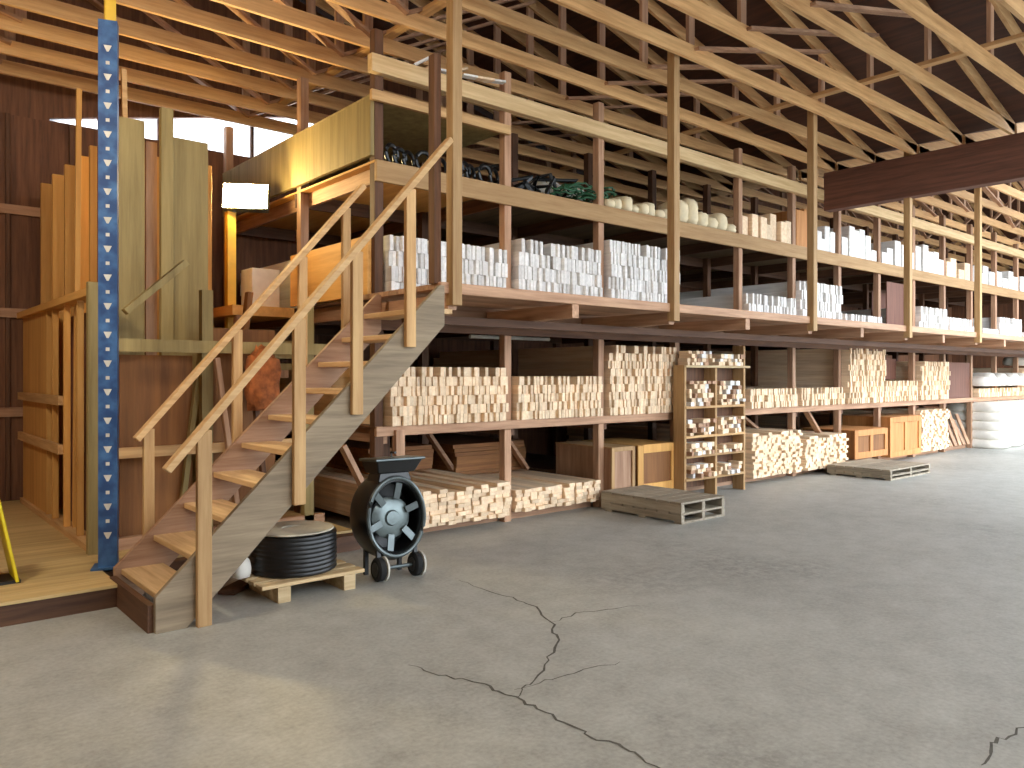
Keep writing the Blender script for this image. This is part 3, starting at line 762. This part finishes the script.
o = MB().bar((1.95, 5.3, .02), (2.5, 5.75, .02), .12, .03).build('floor_board', M['dark_x']); tag(o, 'dark loose board lying on the floor under the stair left of the coil', 'board')
blob('small_sack', (2.02, 5.2, .13), (.12, .12, .14), M['whitesack'], 'small white bag on the left corner of the coil pallet', 'bag', seed=91)
o = MB().bar((3.2, 6.0, .9), (3.62, 6.0, .12), .04, .09, (0, 1, 0)).build('prop_board', M['rack_z']); tag(o, 'brown board leaning at a slant below the stair top beside the blower', 'board')

# ------------------------------------------------------------------ black blower on wheels
bl = thing('drum_blower', 'black drum blower with a square top hopper on two wheels beside the lumber', 'blower', (3.08, 5.08, 0))
fc = Vector((3.09, 5.05, .445))
ax = Vector((-.08, -.99, .06)).normalized()               # the face looks toward the room
sd = Vector((0, 0, 1)).cross(ax).normalized(); upv = ax.cross(sd)
FM = Matrix((sd, upv, ax)).transposed().to_4x4(); FM.translation = fc
def FP(x, y, z): return FM @ Vector((x, y, z))
MB().lathe([(.20, -.20), (.27, -.18), (.285, -.12), (.285, .06), (.27, .10), (.235, .11), (.225, .09), (.235, .03), (.22, -.10), (0, -.12)], FM @ Matrix.Diagonal((.9, 1.12, 1, 1)), 40).build('drum', M['black'], bl, smooth=True)
EL = lambda r, a: (r * .9 * math.cos(a), r * 1.12 * math.sin(a))
mb = MB().tube([FP(*EL(.255, 2 * PI * k / 40), .11) for k in range(40)], .016, 8, True)
mb.build('rim', M['greymetal'], bl, smooth=True)
MB().lathe([(.15, -.02), (.155, .03), (.13, .045), (.06, .05), (.05, .07), (0, .072)], FM @ Matrix.Translation((-.01, -.01, 0)), 28).build('hub', M['dish'], bl, smooth=True)
for k in range(6):
    a = 2 * PI * k / 6 + .3
    e0 = EL(.12, a); e1 = EL(.25, a)
    MB().bar(FP(*e0, .06), FP(*e1, .08), .05, .015, tuple(ax)).build('spoke', M['greymetal'], bl)
# neck and hopper
def frustum(c0, h0, c1, h1):
    vs = []
    for c, h in ((c0, h0), (c1, h1)):
        for a, b in ((-1, -1), (1, -1), (1, 1), (-1, 1)):
            vs.append(FP(c[0] + a * h[0], c[1], c[2] + b * h[1]))
    return MB().add(vs, [(0, 1, 2, 3), (7, 6, 5, 4), (0, 4, 5, 1), (1, 5, 6, 2), (2, 6, 7, 3), (3, 7, 4, 0)])
frustum((0, .26, 0), (.14, .10), (0, .33, 0), (.12, .09)).build('neck', M['black'], bl, bevel=.008)
frustum((0.01, .325, 0), (.15, .11), (.03, .42, 0), (.19, .14)).build('hopper', M['black'], bl, bevel=.008)
frustum((0.03, .415, 0), (.205, .15), (.03, .435, 0), (.205, .15)).build('hopper_rim', M['greymetal'], bl, bevel=.005)
MB().tube([FP(.05, .43, -.05), FP(.05, .47, -.05), FP(.05, .47, .02)], .01, 8).build('handle', M['black'], bl)
# wheels and frame
for s in (-1, 1):
    wc = fc + sd * s * .15 + ax * .12; wc.z = .088
    WM = Matrix((ax, Vector((0, 0, 1)), sd)).transposed().to_4x4(); WM.translation = wc
    wh = MB().lathe([(.04, -.028), (.075, -.03), (.088, -.018), (.088, .018), (.075, .03), (.04, .028)], WM, 28).build('wheel', M['rubber'], bl, smooth=True)
    MB().lathe([(.0, -.034), (.05, -.033), (.055, -.02), (.055, .02), (.05, .033), (0, .034)], WM, 24).build('wheel_disc', M['black'], wh, smooth=True)
    MB().bar(fc + sd * s * .15 + ax * .1 + Vector((0, 0, -.2)), wc + sd * -.0 * s + Vector((0, 0, .0)), .03, .03).build('strut', M['black'], bl)
    mud = MB().lathe([(.094, -.03), (.1, -.03), (.1, .03), (.094, .03)], WM @ Matrix.Translation((0, 0, .06)), 28)
    MB().lathe([(.075, .03), (.092, .032), (.092, .045), (.07, .047)], WM, 28).build('wheel_rim', M['paleplastic'], wh, smooth=True, label='pale wheel rim')
ctr = fc + ax * .12; ctr.z = .088
MB().tube([ctr - sd * .17, ctr + sd * .17], .014, 8).build('axle', M['greymetal'], bl)
for s in (-1, 1):
    p = fc - ax * .12 + sd * s * .14
    MB().bar((p.x, p.y, .3), (p.x, p.y, 0), .03, .03).build('rear_foot', M['black'], bl)

# ------------------------------------------------------------------ light, camera
W = bpy.data.worlds.new('sky'); S.world = W; W.use_nodes = True
bg = W.node_tree.nodes['Background']; bg.inputs[0].default_value = (.84, .92, 1, 1); bg.inputs[1].default_value = 6.6
def lamp_data(name, kind, loc, energy, color, size=.3, rot=None):
    d = bpy.data.lights.new(name, kind); d.energy = energy; d.color = color
    if kind == 'AREA': d.size = size
    else: d.shadow_soft_size = size
    o = bpy.data.objects.new(name, d); COL.objects.link(o); o.location = loc
    if rot: o.rotation_euler = rot
    return o
def pendant(x, y, z, power, label):
    pl = thing('pendant_lamp', label, 'lamp', (x, y, z))
    T = Matrix.Translation((x, y, z))
    MB().lathe([(.02, .22), (.05, .2), (.2, .06), (.24, 0), (.235, 0), (.19, .055), (.04, .19), (0, .19)], T, 24).build('shade', M['greymetal'], pl, smooth=True)
    MB().lathe([(0, .02), (.04, .03), (.055, .07), (.03, .13), (.03, .17), (0, .17)], T, 16).build('bulb', M['bulb'], pl, smooth=True)
    MB().tube([(x, y, z + .2), (x, y, ZC + .05)], .008, 6).build('cord', M['black'], pl)
    lamp_data('pendant_light', 'POINT', (x, y, z - .1), power, (1, .88, .68), .3)
pendant(-.9, 4.6, 4.2, 310, 'round metal pendant lamp hanging from the trusses over the platform')
pendant(1.6, .6, 4.25, 190, 'unseen round metal pendant lamp added to brighten the open floor')  # extra lamp added out of view to lift the left floor with warm light
cam = bpy.data.cameras.new('camera'); co = bpy.data.objects.new('camera', cam); COL.objects.link(co)
co.location = (0, 0, 1.5); co.rotation_euler = (PI / 2, 0, -math.atan2(.6475, .7621))
cam.sensor_width = 36; cam.lens = 780 / 1024 * 36; cam.shift_y = -9 / 1024; cam.clip_end = 200
S.camera = co
vs = S.view_settings; vs.view_transform = 'Standard'; vs.look = 'None'; vs.gamma = 1; vs.use_curve_mapping = False; vs.exposure = .0
S.cycles.use_denoising = True
S.cycles.max_bounces = 8; S.cycles.diffuse_bounces = 5
